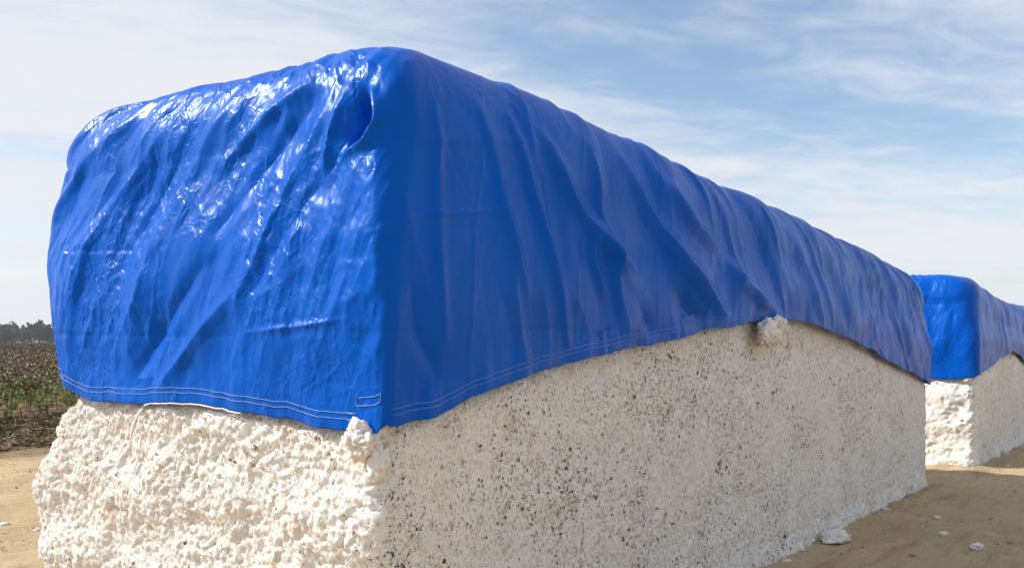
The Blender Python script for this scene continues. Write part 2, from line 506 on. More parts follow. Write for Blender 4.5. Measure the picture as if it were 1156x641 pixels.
    def facets(lx, ly, k, sd):
        x_, y_ = (wx - k * wy) / lx, wy / ly
        return worley2(x_, y_, sd) - worley2(x_ + 5.37, y_ + 2.71, sd + 50)
    amt = front * 1.0 + right * (0.16 + 0.30 * sstep(4.5, 7.5, SS)) + rest * 0.3
    D += amt * (0.024 * facets(0.26, 0.75, 0.40, seed + 11) + 0.015 * facets(0.13, 0.34, 0.45, seed + 12) * (0.4 + 0.6 * mask)
                + 0.0085 * facets(0.068, 0.13, 0.2, seed + 13) * (0.38 + 0.62 * mask)
                + 0.0034 * facets(0.036, 0.055, -0.2, seed + 14) * (0.30 + 0.70 * mask)) * (0.3 + 0.7 * up)
    # small gathers pulled in by the hem
    D += (0.005 * fbm(SS / 0.055, Z * 2.5, seed=seed + 19, octs=2)) * sstep(0.30, 0.02, Z - hemz) * (front + right)
    D += right * 0.004 * sstep(2.0, 4.5, SS) * (worley2((SS + 0.2 * Hc) / 0.16, Hc / 0.55, seed + 16))
    # packing creases left from the folded sheet
    for zc in (1.78, 2.25):
        line = np.exp(-((Z - zc - 0.015 * np.sin(SS * 1.3)) / 0.016) ** 2)
        D -= 0.0030 * line * sstep(-0.2, 0.4, vnoise(SS * 1.6, Z * 0 + zc * 3, seed=seed + 17))
    for sc in np.arange(-2.2, L, 0.93):
        D += 0.003 * np.exp(-((SS - sc) / 0.016) ** 2) * right
    D += ridge_set(SS, Hc, folds)
    D *= 1 - sh * (0.45 * front + 0.72 * right)
    D *= fade * (0.35 + 0.65 * sstep(0.0, 0.12, Z - hemz))
    # hem: flares in shallow scallops
    flare = sstep(0.22, 0.0, Z - hemz) * (prog < 0.9)
    D += flare * (0.026 * fbm(SS / 0.20, SS * 0, seed=seed + 20, octs=3) + 0.012)
    P = P + N * D[..., None]
    hemwave = 0.022 * fbm(S / 0.35, S * 0 + 2, seed=seed + 21, octs=3) + 0.010 * np.abs(fbm(S / 0.12, S * 0 + 5, seed=seed + 22, octs=2))
    P[..., 2] += hemwave[None, :] * sstep(0.35, 0.0, Z - hemz)
    # the turned-in inner lip gives the edge its thickness
    for k in range(lip):
        inn = (lip - k)
        P[k] = P[lip] - N[lip] * (0.006 if inn < 3 else 0.012) * min(inn, 2) / 2
        P[k, :, 2] += 0.022 * max(0, inn - 2) + (0.001 if inn == 1 else 0.0)
    verts = P.reshape(-1, 3)
    nc = len(cols)
    faces = grid_faces(rows, nc, True)
    t = empty('blue_tarp', (C[0], C[1], 0), ROT)
    tag(t, label_t, 'tarp', 'blue tarps over the cotton modules')
    sheet = mesh_obj('sheet', verts, faces, M['tarp'], t)

    # surface lookup for sewn details: position at running length s and height above the hem
    def on_tarp(s, dz, off=0.003, P=P, Z=Z, N=N):
        order = np.argsort(S[: np.searchsorted(seg, 3)])
        Ss = S[: len(order)]
        i = int(np.clip(np.searchsorted(Ss, s), 1, len(Ss) - 1))
        f = (s - Ss[i - 1]) / (Ss[i] - Ss[i - 1])
        out = []
        for c in (i - 1, i):
            colz = Z[lip:lip + nw, c] - hem[c]
            j = int(np.clip(np.searchsorted(colz, dz), 1, nw - 1))
            g = (dz - colz[j - 1]) / (colz[j] - colz[j - 1])
            a, b_ = lip + j - 1, lip + j
            out.append(P[a, c] * (1 - g) + P[b_, c] * g + off * (N[a, c]))
        return out[0] * (1 - f) + out[1] * f
    def thread(name, path, rad, step, parent, mat='thread', off=0.003, drop=0.0):
        """a thin continuous cord lying on the sheet"""
        pts = []
        for (s0, d0), (s1, d1) in zip(path[:-1], path[1:]):
            n = max(1, int(math.hypot(s1 - s0, d1 - d0) / step))
            pts += [on_tarp(s0 + (s1 - s0) * k / n, d0 + (d1 - d0) * k / n, off) for k in range(n)]
        pts.append(on_tarp(*path[-1], off))
        pts = np.array(pts); pts[:, 2] -= drop
        tg = np.gradient(pts, axis=0); tg /= np.linalg.norm(tg, axis=1, keepdims=True) + 1e-9
        up_ = np.where(np.abs(tg[:, 2:3]) < 0.8, [[0, 0, 1.0]], [[0.7, -0.7, 0]])
        a = np.cross(tg, up_); a /= np.linalg.norm(a, axis=1, keepdims=True) + 1e-9
        c = np.cross(a, tg)
        ring = np.stack([pts + rad * (a * math.cos(q) + c * math.sin(q)) for q in (0.8, 2.37, 3.94, 5.5)], 1)
        n = len(pts)
        i = np.arange(n - 1)[:, None] * 4; k = np.arange(4)[None, :]; k2 = (k + 1) % 4
        f = np.stack([i + k, i + k2, i + 4 + k2, i + 4 + k], -1).reshape(-1, 4)
        return mesh_obj(name, ring.reshape(-1, 3), f, M[mat], parent)
    # ---------------- cotton body
    bf, ba, br_, bb, bl, bw = res2 = (nf, na, int(nr * 1.0), max(20, nb // 2), max(40, nl // 2), int(nw * 1.35))
    bc = columns(bf, ba, br_, bb, bl, 1.6 if near else 1.2)
    Sb = perim_coord(bc, W, L)
    zrow = np.r_[np.linspace(-0.02, 1.95, bw), np.linspace(1.95, 2.3, 8)[1:]]
    z = zrow[:, None]
    y1b = np.interp(z, y1_body[0], y1_body[1])
    ins = 0.16 * sstep(1.95, 2.3, z) + 0.03 * sstep(1.35, 1.7, z)
    bx0 = np.interp(z, [0, 0.4, 0.9, 1.4, 2.4], [-0.06, -0.05, -0.05, -0.01, 0.05]) + ins
    X, Y = perimeter(bc, bx0, L + 0 * z - ins, 0.0 * z + ins, y1b - ins, np.full(z.shape, 0.085))
    Z = np.broadcast_to(z, X.shape).copy()
    P = np.stack([X, Y, Z], -1); N = normals_of(P)
    SS = np.broadcast_to(Sb[None, :], X.shape)
    fr = sstep(0.30, -0.10, SS + 0.14 * fbm(SS * 6, Z * 6, seed=seed + 30, octs=3)) * (SS > -W - 1)
    fr = np.maximum(fr, (SS > L + 0.1) * 0.8)
    q = P + 0.03 * np.stack([fbm(P[..., 0] * 9, P[..., 1] * 9, P[..., 2] * 9, seed + 31 + k, 2) for k in range(3)], -1)
    def puff(lam, sd, sq=1.0):
        return np.sqrt(np.clip(1 - worley3(q[..., 0] / lam, q[..., 1] / lam, q[..., 2] / (lam * sq), sd), 0, 1)) - 0.75
    gro = fbm(P[..., 0] * 2.6, P[..., 1] * 2.6, P[..., 2] * 3.4, seed + 35, 4)
    soft = 0.45 + 0.75 * sstep(-0.4, 0.4, fbm(P[..., 0] * 4, P[..., 1] * 4, P[..., 2] * 4, seed + 45, 2))
    D = fr * (0.062 * gro + soft * 0.034 * puff(0.094, seed + 36) + soft * 0.030 * puff(0.047, seed + 37) + 0.018 * puff(0.025, seed + 38) + 0.012 * fbm(P[..., 0] * 34, P[..., 1] * 34, P[..., 2] * 40, seed + 46, 2))
    # layers left by the tramper show as ragged ledges on the ends
    lay = np.sin((Z + 0.06 * fbm(SS * 1.2, Z * 2, seed=seed + 39, octs=2)) * 2 * math.pi / 0.42)
    D += fr * 0.009 * lay
    sd_ = 1 - fr
    D += sd_ * (0.014 * fbm(P[..., 0] * 1.1, P[..., 1], P[..., 2] * 1.6, seed + 40, 3)
                + 0.015 * puff(0.075, seed + 41, 0.8) + 0.011 * puff(0.034, seed + 42)
                - 0.012 * sstep(0.35, 0.7, fbm(P[..., 0] * 6, P[..., 1] * 6, P[..., 2] * 5, seed + 43, 3)))
    # ragged foot
    D += sstep(0.16, 0.0, Z) * (0.02 + 0.03 * fbm(SS * 5, Z * 5, seed=seed + 44, octs=2))
    D *= 1 - 0.8 * sstep(1.7, 1.95, Z)
    # stay below the sheet
    hb = np.where(Sb <= 0, np.interp(-Sb, hem_front[0], hem_front[1]), np.interp(Sb, hem_side[0], hem_side[1]))
    hb = np.where(Sb > L, 1.5, hb)[None, :]
    tuck = sstep(-0.05, 0.06, Z - hb)
    D = D * (1 - tuck) + tuck * np.minimum(D, -0.035)
    P = P + N * D[..., None]
    rows_b, nc_b = P.shape[:2]
    verts = P.reshape(-1, 3); faces = grid_faces(rows_b, nc_b, True)
    cap = np.array([[L / 2, W / 2, 2.32]])
    last = (rows_b - 1) * nc_b
    body_faces = faces
    m = empty('cotton_module', (C[0], C[1], 0), ROT)
    tag(m, label_c, 'cotton module', 'cotton modules in the row')
    body = mesh_obj('packed_cotton', verts, body_faces, M['cotton'], m)
    a = body.data.attributes.new('side', 'FLOAT', 'POINT')
    a.data.foreach_set('value', (1 - fr).ravel().astype(np.float32))
    return m, t, on_tarp, thread, (P, N, fr, hb, Z, SS)

# ------------------------------------------------------------------ loose cotton lumps
def lump(name, size, seed, parent=None, lam=0.32, sub=5, flatten=0.0, mat=None):
    """ragged tuft: sphere of puffs, size = half extents"""
    import bmesh
    bm = bmesh.new(); bmesh.ops.create_icosphere(bm, subdivisions=sub, radius=1.0)
    v = np.array([x.co[:] for x in bm.verts]); f = np.array([[x.index for x in p.verts] for p in bm.faces]); bm.free()
    w = v + 0.22 * np.stack([fbm(v[:, 0] * 2, v[:, 1] * 2, v[:, 2] * 2, seed + k, 2) for k in range(3)], -1)
    r = 0.80 + 0.45 * fbm(v[:, 0] * 1.5, v[:, 1] * 1.5, v[:, 2] * 1.5, seed + 5, 3)
    for q_, am in ((1.25, 0.46), (0.62, 0.34), (0.31, 0.17)):
        r += am * (np.sqrt(np.clip(1 - worley3(w[:, 0] / (lam * q_), w[:, 1] / (lam * q_), w[:, 2] / (lam * q_), seed + 6 + int(q_ * 10)), 0, 1)) - 0.7)
    p = v * r[:, None] * np.array(size)
    if flatten: p[:, 2] = np.maximum(p[:, 2], -flatten)
    o = mesh_obj(name, p, f, mat or M['cotton_loose'], parent)
    o.data.attributes.new('side', 'FLOAT', 'POINT')
    return o

# ------------------------------------------------------------------ ground
b = NB('bare_soil')
soil = b.mix(b.rng(b.noise(0.35, 6, 0.62), 0.36, 0.66), (0.53, 0.40, 0.235), (0.43, 0.32, 0.185))
soil = b.mix(b.rng(b.noise(2.6, 8, 0.7), 0.42, 0.75), soil, (0.56, 0.44, 0.28))
soil = b.mix(b.math('MULTIPLY', b.rng(b.noise(7, 7, 0.7, 0.5), 0.52, 0.75), 0.65), soil, (0.25, 0.175, 0.10))
soil = b.mix(b.math('MULTIPLY', b.rng(b.noise(45, 4, 0.7), 0.55, 0.72), 0.55), soil, (0.22, 0.155, 0.09))
# the turned earth and leaf litter beside the field is darker soil
mpf = b.mapping((1, 1, 1), rot=(0, 0, -ROT), src=b.co)
spf = b.n.new('ShaderNodeSeparateXYZ'); b.l.new(mpf, spf.inputs[0])
edge = b.math('ADD', spf.outputs[1], b.math('MULTIPLY', b.math('SUBTRACT', b.noise(0.7, 6, 0.65), 0.5), 3.6))
fieldmix = b.rng(edge, 13.4, 16.4)
litter_c = b.mix(b.rng(b.noise(3.4, 8, 0.7), 0.35, 0.7), (0.11, 0.072, 0.042), (0.225, 0.155, 0.095))
soil = b.mix(fieldmix, soil, litter_c)
# wheel marks running along the row: paler compacted lanes
lane = b.math('SINE', b.math('MULTIPLY_ADD', spf.outputs[1], 3.1, b.math('MULTIPLY', b.noise(0.5, 3, 0.5), 3.0)))
soil = b.mix(b.math('MULTIPLY', b.rng(lane, 0.2, 0.9), 0.25), soil, (0.50, 0.385, 0.245))
strk = b.mapping((0.45, 5.0, 1), src=mpf)
soil = b.mix(b.math('MULTIPLY', b.rng(b.noise(1.0, 7, 0.68, 0.6, src=strk), 0.50, 0.66), 0.55), soil, (0.27, 0.19, 0.11))
soil = b.mix(b.math('MULTIPLY', b.rng(b.noise(3.0, 6, 0.7, 0.4, src=strk), 0.55, 0.70), 0.50), soil, (0.20, 0.14, 0.08))
nrm = b.bump(b.noise(9, 8, 0.68), 0.55, 0.05)
nrm = b.bump(b.noise(60, 4, 0.6), 0.4, 0.012, nrm)
b.set(color=soil, rough=0.95, spec=0.12, normal=nrm)
M['soil'] = b.m

def graded(lo, hi, fine_lo, fine_hi, step, growth=1.22):
    c = list(np.arange(fine_lo, fine_hi + 1e-6, step))
    s = step; x = fine_hi
    while x < hi:
        s *= growth; x += s; c.append(min(x, hi))
    s = step; x = fine_lo
    while x > lo:
        s *= growth; x -= s; c.insert(0, max(x, lo))
    return np.array(c)
gx = graded(-2600, 2600, -11, 12, 0.075); gy = graded(-400, 3200, 4.5, 24, 0.075)
GX, GY = np.meshgrid(gx, gy)
def ground_z(x, y):
    bb = x * LEFT[0] + y * LEFT[1]; aa = x * DIR[0] + y * DIR[1]
    d = np.hypot(x, y)
    fadeg = sstep(60, 25, d)
    z = 0.030 * fbm(x * 0.5, y * 0.5, seed=3, octs=3) + 0.026 * fbm(x * 2.2, y * 2.2, seed=5, octs=3)
    z = z + 0.034 * np.abs(fbm(aa * 0.9, bb * 4.5, seed=6, octs=3))
    # turned-up berm along the edge of the field
    e = bb + 0.5 * fbm(aa * 0.35, bb * 0.3, seed=8, octs=2)
    z = z + 0.10 * np.exp(-((e - 16.3) / 0.45) ** 2) * (0.7 + 0.6 * vnoise(aa * 1.5, bb, seed=9))
    z = z + sstep(15, 17, e) * 0.05 * fbm(aa * 2.5, bb * 2.5, seed=10, octs=3)
    return z * fadeg - 0.028
GZ = ground_z(GX, GY)
g = mesh_obj('ground', np.stack([GX, GY, GZ], -1), grid_faces(len(gy), len(gx), False), M['soil'])
tag(g, kind='structure')
def gz(x, y): return float(ground_z(np.array([x]), np.array([y]))[0])

# ------------------------------------------------------------------ the near module
def fr_pts(*pp):  return [(-front_vz(x, y)[0], front_vz(x, y)[1]) for x, y in pp]
def sd_pts(*pp):  return [side_uz(x, y) for x, y in pp]
front_folds = [
    (fr_pts((150, 118), (118, 165), (80, 250)), 0.0315, 0.080),
    (fr_pts((96, 170), (70, 235), (64, 300)), 0.0210, 0.064),
    (fr_pts((205, 112), (150, 230), (118, 330)), 0.0280, 0.080),
    (fr_pts((228, 130), (190, 225), (160, 330)), -0.0280, 0.064),
    (fr_pts((262, 96), (225, 200), (190, 320), (168, 400)), 0.0315, 0.080),
    (fr_pts((346, 74), (296, 130), (262, 180)), 0.0400, 0.050),
    (fr_pts((360, 92), (300, 190), (262, 262)), -0.0245, 0.056),
    (fr_pts((378, 84), (348, 170), (306, 290), (280, 350)), 0.0315, 0.056),
    (fr_pts((372, 190), (330, 270), (300, 330)), -0.0245, 0.060),
    (fr_pts((396, 165), (378, 260), (352, 340), (345, 375)), 0.0280, 0.072),
    (fr_pts((250, 300), (205, 370), (168, 432)), -0.0350, 0.064),
    (fr_pts((282, 330), (238, 382), (196, 440)), 0.0315, 0.060),
    (fr_pts((126, 300), (108, 380), (100, 440)), 0.0245, 0.080),
    (fr_pts((74, 188), (96, 178)), -0.0200, 0.030),
    (fr_pts((290, 376), (350, 368), (392, 360)), 0.0120, 0.020),
    # the pinched pocket by the top of the corner
    (fr_pts((402, 96), (400, 132), (392, 158)), -0.0950, 0.042),
    (fr_pts((412, 92), (422, 130), (410, 160), (388, 172)), 0.0550, 0.035),
    (fr_pts((384, 100), (374, 150), (368, 200)), 0.0400, 0.045),
]
side_folds = [
    (sd_pts((478, 110), (490, 240), (505, 380)), 0.0240, 0.05),
    (sd_pts((530, 112), (556, 220), (592, 330)), 0.0390, 0.06),
    (sd_pts((566, 120), (594, 215), (628, 330), (640, 385)), 0.0450, 0.06),
    (sd_pts((603, 147), (640, 225), (690, 300), (724, 350)), 0.0570, 0.07),
    (sd_pts((658, 240), (680, 282), (706, 310)), 0.0390, 0.06),
    (sd_pts((664, 268), (668, 300), (680, 330)), 0.0330, 0.05),
    (sd_pts((700, 178), (724, 235), (762, 300), (812, 358)), 0.0825, 0.10),
    (sd_pts((745, 205), (775, 255), (806, 285)), 0.0675, 0.10),
    (sd_pts((815, 300), (836, 325), (866, 350)), 0.0600, 0.10),
    (sd_pts((690, 300), (720, 345), (735, 375)), -0.0450, 0.08),
    (sd_pts((760, 330), (770, 350), (790, 365)), -0.0450, 0.10),
    (sd_pts((470, 330), (480, 380), (500, 420)), -0.0210, 0.05),
    (sd_pts((415, 262), (480, 244), (600, 236)), 0.0090, 0.02),
    (sd_pts((440, 160), (540, 152), (640, 165)), 0.0105, 0.03),
]
hs = [(450, 480), (500, 468), (560, 440), (600, 424), (660, 404), (740, 386), (800, 372), (860, 361), (895, 362), (920, 370), (960, 386), (1000, 410), (1045, 434)]
hem_side1 = np.array([side_uz(*p) for p in hs]).T
hf = [(437, 481), (400, 485), (340, 475), (300, 467), (240, 460), (200, 455), (160, 453), (120, 449), (85, 434)]
hem_front1 = np.array([front_vz(*p) for p in hf]).T
m1, t1, on1, thread1, body1 = make_module(
    C1, 9.5, 2.5,
    ([0, 1.1, 2.45, 5.0, 7.7, 9.5], [3.16, 3.14, 3.05, 2.90, 2.72, 2.58]),
    hem_side1, hem_front1, 1.5, front_folds + side_folds,
    (420, 26, 640, 40, 150, 200, 40, 16), 11,
    ([0, 0.25, 0.65, 1.0], [2.52, 2.62, 2.80, 2.76]),
    ([0, 0.45, 0.9, 1.2, 1.45, 2.3], [2.74, 2.73, 2.84, 2.66, 2.46, 2.42]),
    'large white module of packed cotton in the foreground with a lumpy sunlit end',
    'crumpled blue tarp draped over the large foreground cotton module')
# stitching along the hem, sewn bar tacks
s_of = lambda x, y: -front_vz(x, y)[0]
hemline = lambda s: float(np.interp(-s, hem_front1[0], hem_front1[1]) if s <= 0 else np.interp(s, hem_side1[0], hem_side1[1]))
thread1('hem_stitching', [(s, 0.075) for s in np.linspace(-2.38, -0.24, 60)], 0.0016, 0.03, t1)
thread1('hem_stitching', [(s, 0.050) for s in np.linspace(-2.38, -0.24, 60)], 0.0016, 0.03, t1)
thread1('hem_stitching', [(s, 0.075) for s in np.linspace(0.06, 4.2, 90)], 0.0010, 0.03, t1)
thread1('hem_stitching', [(s, 0.050) for s in np.linspace(0.06, 4.2, 90)], 0.0010, 0.03, t1)
def tack(s0, d0, w, h):
    thread1('bar_tack', [(s0, d0), (s0 + w, d0), (s0 + w, d0 + h), (s0, d0 + h), (s0, d0)], 0.0018, 0.02, t1)
tack(-0.22, 0.115, 0.17, 0.035)
tack(-0.27, 0.045, 0.05, 0.034)
tack(-2.40, 0.06, 0.06, 0.045)
# ------------------------------------------------------------------ the modules farther along the row
hs2 = [(1101, 424), (1108, 419), (1120, 410), (1131, 401), (1140, 397), (1147, 400), (1156, 411)]
h2 = np.array([side_uz(x, y, C2) for x, y in hs2])
hem_side2 = np.vstack([h2, [[6.0, 1.45], [9.2, 1.3]]]).T
m2, t2, on2, thread2, body2 = make_module(
    C2, 9.2, 2.45,
    ([0, 1.0, 2.0, 3.7, 6, 9.2], [2.74, 2.62, 2.48, 2.40, 2.38, 2.3]),
    hem_side2, (np.array([0, 0.3, 1.2, 2.45]), np.array([1.235, 1.195, 1.20, 1.21])), 1.4, [],
    (130, 14, 170, 20, 60, 90, 20, 8), 53,
    ([0, 0.25, 0.65, 1.0], [2.50, 2.52, 2.56, 2.50]),
    ([0, 0.45, 0.9, 1.2, 1.45, 2.3], [2.50, 2.52, 2.50, 2.48, 2.44, 2.40]),
    'second cotton module in the row, just beyond the far end of the foreground one',
    'blue tarp over the second cotton module, glossy on its sunlit end', near=False)
m3, t3, on3, thread3, body3 = make_module(
    C3, 9.2, 2.45,
    ([0, 2.0, 5, 9.2], [2.50, 2.48, 2.45, 2.4]),
    (np.array([0, 3, 5, 9.2]), np.array([1.3, 1.6, 1.7, 1.3])), (np.array([0, 1.2, 2.45]), np.array([1.3, 1.28, 1.3])), 1.4, [],
    (90, 10, 120, 16, 40, 60, 14, 6), 91,
    ([0, 0.25, 0.65, 1.0], [2.50, 2.52, 2.56, 2.50]),
    ([0, 0.45, 0.9, 1.2, 1.45, 2.3], [2.50, 2.52, 2.50, 2.48, 2.44, 2.40]),
    'third cotton module, farthest along the row and almost hidden by the second',
    'sliver of blue tarp on the farthest module showing above the second tarp', near=False)

# ------------------------------------------------------------------ ties on the near module
thread1('rope', [(s, 0.0) for s in np.linspace(-1.62, -0.92, 30)], 0.005, 0.03, t1, 'strap', 0.004, 0.006)
def body_point(v, z, off):
    P, N, fr, hb, Z, SS = body1
    j = int(np.argmin(np.abs(Z[:, 0] - z)))
    cand = np.where((SS[0] < -0.05) & (SS[0] > -2.45))[0]
    i = cand[int(np.argmin(np.abs(P[j, cand, 1] - v)))]
    return P[j, i] + N[j, i] * off
def ribbon(name, path, width, off, parent):
    pts = []
    for (v0, z0), (v1, z1) in zip(path[:-1], path[1:]):
        n = max(2, int(math.hypot(v1 - v0, z1 - z0) / 0.02))
        pts += [body_point(v0 + (v1 - v0) * k / n, z0 + (z1 - z0) * k / n, off) for k in range(n)]
    pts = np.array(pts)
    k = np.ones(7) / 7
    xs = np.convolve(np.pad(pts[:, 0], 3, 'edge'), k, 'valid') - 0.006
    pts[:, 0] = np.minimum(xs, pts[:, 0] + 0.01)
    pts[:, 1] = np.convolve(np.pad(pts[:, 1], 3, 'edge'), k, 'valid')
    n = len(pts); v = []
    for i, p in enumerate(pts):
        w = width * (0.8 + 0.3 * math.sin(i * 0.9)) / 2
        for dx, dy in ((0.0, -w), (-0.004, 0.0), (0.0, w), (0.003, 0.0)):
            v.append(p + np.array([dx, dy, 0]))
    i = np.arange(n - 1)[:, None] * 4; q = np.arange(4)[None, :]; q2 = (q + 1) % 4
    f = np.stack([i + q, i + q2, i + 4 + q2, i + 4 + q], -1).reshape(-1, 4)
    return mesh_obj(name, v, f, M['strap'], parent)
def fvz(x, y): return front_vz(x, y)
ribbon('tie_strap', [fvz(176, 452), fvz(168, 470), fvz(152, 496)], 0.040, 0.018, t1)
ribbon('tie_strap', [fvz(176, 456), fvz(163, 520), fvz(161, 560)], 0.014, 0.004, t1)

# ------------------------------------------------------------------ tufts that stick out of the near module
def local(u, v, z): return (u, v, z)
tf = lump('loose_tuft', (0.085, 0.10, 0.085), 301, m1, 0.34, 5); tf.location = (-0.045, 0.085, 1.325)
tf = lump('loose_tuft', (0.05, 0.06, 0.075), 305, m1, 0.34, 4); tf.location = (-0.03, 0.02, 1.22)
u, z = side_uz(857, 376)
tf = lump('loose_tuft', (0.19, 0.06, 0.10), 311, m1, 0.18, 5); tf.location = (u, -0.075, z)
u, z = side_uz(868, 366)
tf = lump('loose_tuft', (0.12, 0.06, 0.07), 317, m1, 0.22, 5); tf.location = (u, -0.085, z)
tf = lump('loose_tuft', (0.05, 0.06, 0.05), 331, m2, 0.34, 4); tf.location = (-0.03, 0.10, 1.20)

# leaf bits and stems caught in the pressed cotton: too many and too small to count
def flakes(parent, body, n, seed, size, umax):
    rng = np.random.default_rng(seed)
    P, N, fr, hb, Z, SS = body
    ok = (Z < hb - 0.01) & (Z > 0.02) & (SS > -2.4) & (SS < umax)
    w = np.where(ok, 0.15 + 0.85 * (1 - fr), 0).ravel()
    cl = np.clip(0.3 + fbm(SS * 2.2, Z * 2.2, seed=seed, octs=3), 0.05, 1).ravel()
    w = w * cl; w /= w.sum()
    idx = rng.choice(len(w), n, p=w)
    p = P.reshape(-1, 3)[idx]; nn = N.reshape(-1, 3)[idx]
    t = np.cross(nn, rng.normal(size=(n, 3))); t /= np.linalg.norm(t, axis=1, keepdims=True)
    bt = np.cross(nn, t)
    tilt = rng.uniform(-0.35, 0.35, (n, 1))
    L_ = rng.gamma(2.0, size, (n, 1)) + 0.002; Wd = L_ * rng.uniform(0.15, 0.75, (n, 1))
    p = p + nn * rng.uniform(0.001, 0.006, (n, 1))
    a = p - t * L_; c = p + t * L_ + nn * L_ * tilt
    b1 = p - bt * Wd + nn * 0.3 * Wd; d1 = p + bt * Wd
    v = np.stack([a, b1, c, d1], 1).reshape(-1, 3)
    f = np.arange(n * 4).reshape(-1, 4)
    o = mesh_obj('leaf_trash', v, f, M['litter'], parent, smooth=False)
    base = np.array([[0.10, 0.07, 0.04], [0.17, 0.12, 0.06], [0.06, 0.045, 0.03], [0.26, 0.19, 0.11]])
    face_colors(o, base[rng.integers(0, 4, n)] * rng.uniform(0.7, 1.3, (n, 1)), 4)
    tag(o, kind='stuff')
flakes(m1, body1, 12000, 5, 0.0021, 9.4)
flakes(m2, body2, 1500, 6, 0.0035, 9.0)

# wisps of lint standing off the cotton
def lint(parent, body, n, seed, umax):
    rng = np.random.default_rng(seed)
    P, N, fr, hb, Z, SS = body
    ok = (Z < hb - 0.01) & (Z > 0.0) & (SS > -2.45) & (SS < umax)
    w = np.where(ok, 0.5 + 0.5 * fr, 0).ravel(); w /= w.sum()
    idx = rng.choice(len(w), n, p=w)
    p = P.reshape(-1, 3)[idx]; nn = N.reshape(-1, 3)[idx]
    d = nn * 0.6 + rng.normal(size=(n, 3)) * 0.6; d /= np.linalg.norm(d, axis=1, keepdims=True)
    e = np.cross(d, rng.normal(size=(n, 3))); e /= np.linalg.norm(e, axis=1, keepdims=True)
    l = rng.uniform(0.008, 0.028, (n, 1)); wd = rng.uniform(0.0008, 0.0022, (n, 1))
    v = np.stack([p - e * wd, p + e * wd, p + d * l + e * wd * 0.3 + rng.normal(size=(n, 3)) * 0.004], 1).reshape(-1, 3)
    o = mesh_obj('lint', v, np.arange(n * 3).reshape(-1, 3), M['boll'], parent)
    tag(o, kind='stuff')
lint(m1, body1, 45000, 8, 9.4)

# ------------------------------------------------------------------ cotton scraps lying on the ground
def scrap(px, py, wpx, label, seed, flat_=0.45, hgt=0.45, sub=5, name='cotton_scrap'):
    g_ = ground_at(px, py)
    r = wpx / F_PX * g_[1] / 2
    h = r * hgt
    o = lump(name, (r, r * 0.75, h), seed, None, 0.36, sub, flatten=h * flat_)
    o.location = (g_[0], g_[1], gz(g_[0], g_[1]) + h * flat_ - 0.004)
    o.rotation_euler = (0, 0, ROT if seed % 2 else 0.4)
    tag(o, label, 'cotton scrap', 'cotton scraps fallen on the ground')
scrap(941, 607, 46, 'biggest heap of fallen cotton against the foot of the foreground module', 401, sub=5, hgt=0.36)
scrap(907, 610, 30, 'flat pile of fallen cotton just left of the biggest heap', 403, hgt=0.35)
scrap(902, 618, 18, 'small cotton scrap below the flat pile at the module foot', 405, hgt=0.4)
scrap(888, 630, 15, 'thin cotton wisp on the ground nearest the picture bottom, by the module foot', 407, hgt=0.2)
scrap(1001, 572, 12, 'thin flat cotton wisp beside the module foot, right of the biggest heap', 409, hgt=0.22)
scrap(1058, 582, 10, 'small cotton scrap on the shaded track, farthest of the three', 411, hgt=0.4)
scrap(1064, 600, 14, 'flat cotton scrap on the shaded track, middle of the three', 413, hgt=0.35)
scrap(1103, 616, 17, 'round cotton scrap on the shaded track, nearest of the three', 415, hgt=0.55)
scrap(1133, 511, 15, 'low pile of fallen cotton at the foot of the second module', 417, hgt=0.45)
scrap(1124, 514, 7, 'tiny cotton scrap left of the low pile by the second module', 419)
scrap(1137, 525, 6, 'tiny cotton scrap on the track in front of the second module', 421)
scrap(5, 588, 12, 'flat cotton scrap on the sunlit soil at the left edge', 423, hgt=0.25)
scrap(43, 595, 9, 'small cotton scrap on sunlit soil beside the lumpy end of the module', 425, hgt=0.4)

# shreds of lint blown along the foot of the module: uncountable
r_ = np.random.default_rng(77); n = 420
uu = r_.uniform(2.5, 13.0, n); vv = -0.03 - np.abs(r_.normal(0, 0.22, n)) * r_.choice([0.4, 1, 3.5], n, p=[.6, .3, .1])
xy = C1[None] + uu[:, None] * DIR[None] + vv[:, None] * LEFT[None]
p = np.stack([xy[:, 0], xy[:, 1], ground_z(xy[:, 0], xy[:, 1]) + 0.004], -1)
base = np.array([(1, 0, 0), (0, 1, 0), (-1, 0, 0), (0, -1, 0), (0, 0, .6), (0, 0, -.3)], float)
v = p[:, None, :] + base[None] * r_.uniform(0.3, 1.6, (n, 6, 1)) * (0.004 + 0.016 * r_.random((n, 1, 1)) ** 3)
f = np.array([(0, 1, 4), (1, 2, 4), (2, 3, 4), (3, 0, 4), (1, 0, 5), (2, 1, 5), (3, 2, 5), (0, 3, 5)])
o = mesh_obj('lint_shreds', v.reshape(-1, 3), (np.arange(n)[:, None, None] * 6 + f[None]).reshape(-1, 3), M['boll'])
tag(o, 'tiny shreds of white lint strewn along the foot of the modules', 'lint', kind='stuff')

# dirt clods on the track
rng = random.Random(4)
def clod(px, py, wpx, label, seed):
    g_ = ground_at(px, py); r = wpx / F_PX * g_[1] / 2
    o = lump('dirt_clod', (r, r * 0.8, r * 0.5), seed, None, 0.5, 3, flatten=r * 0.2, mat=M['clod'])
    o.location = (g_[0], g_[1], gz(g_[0], g_[1]) + r * 0.15)
    tag(o, label, 'dirt clod', 'dirt clods on the shaded track')
clod(1141, 609, 7, 'brown dirt clod right of the nearest cotton scrap', 501)
clod(1030, 624, 9, 'flat brown dirt clod left of the nearest cotton scrap', 503)
clod(1119, 585, 5, 'small dirt clod on the shaded track, farthest from the camera', 505)
clod(1088, 620, 4, 'tiny dirt clod just left of the nearest cotton scrap', 507)

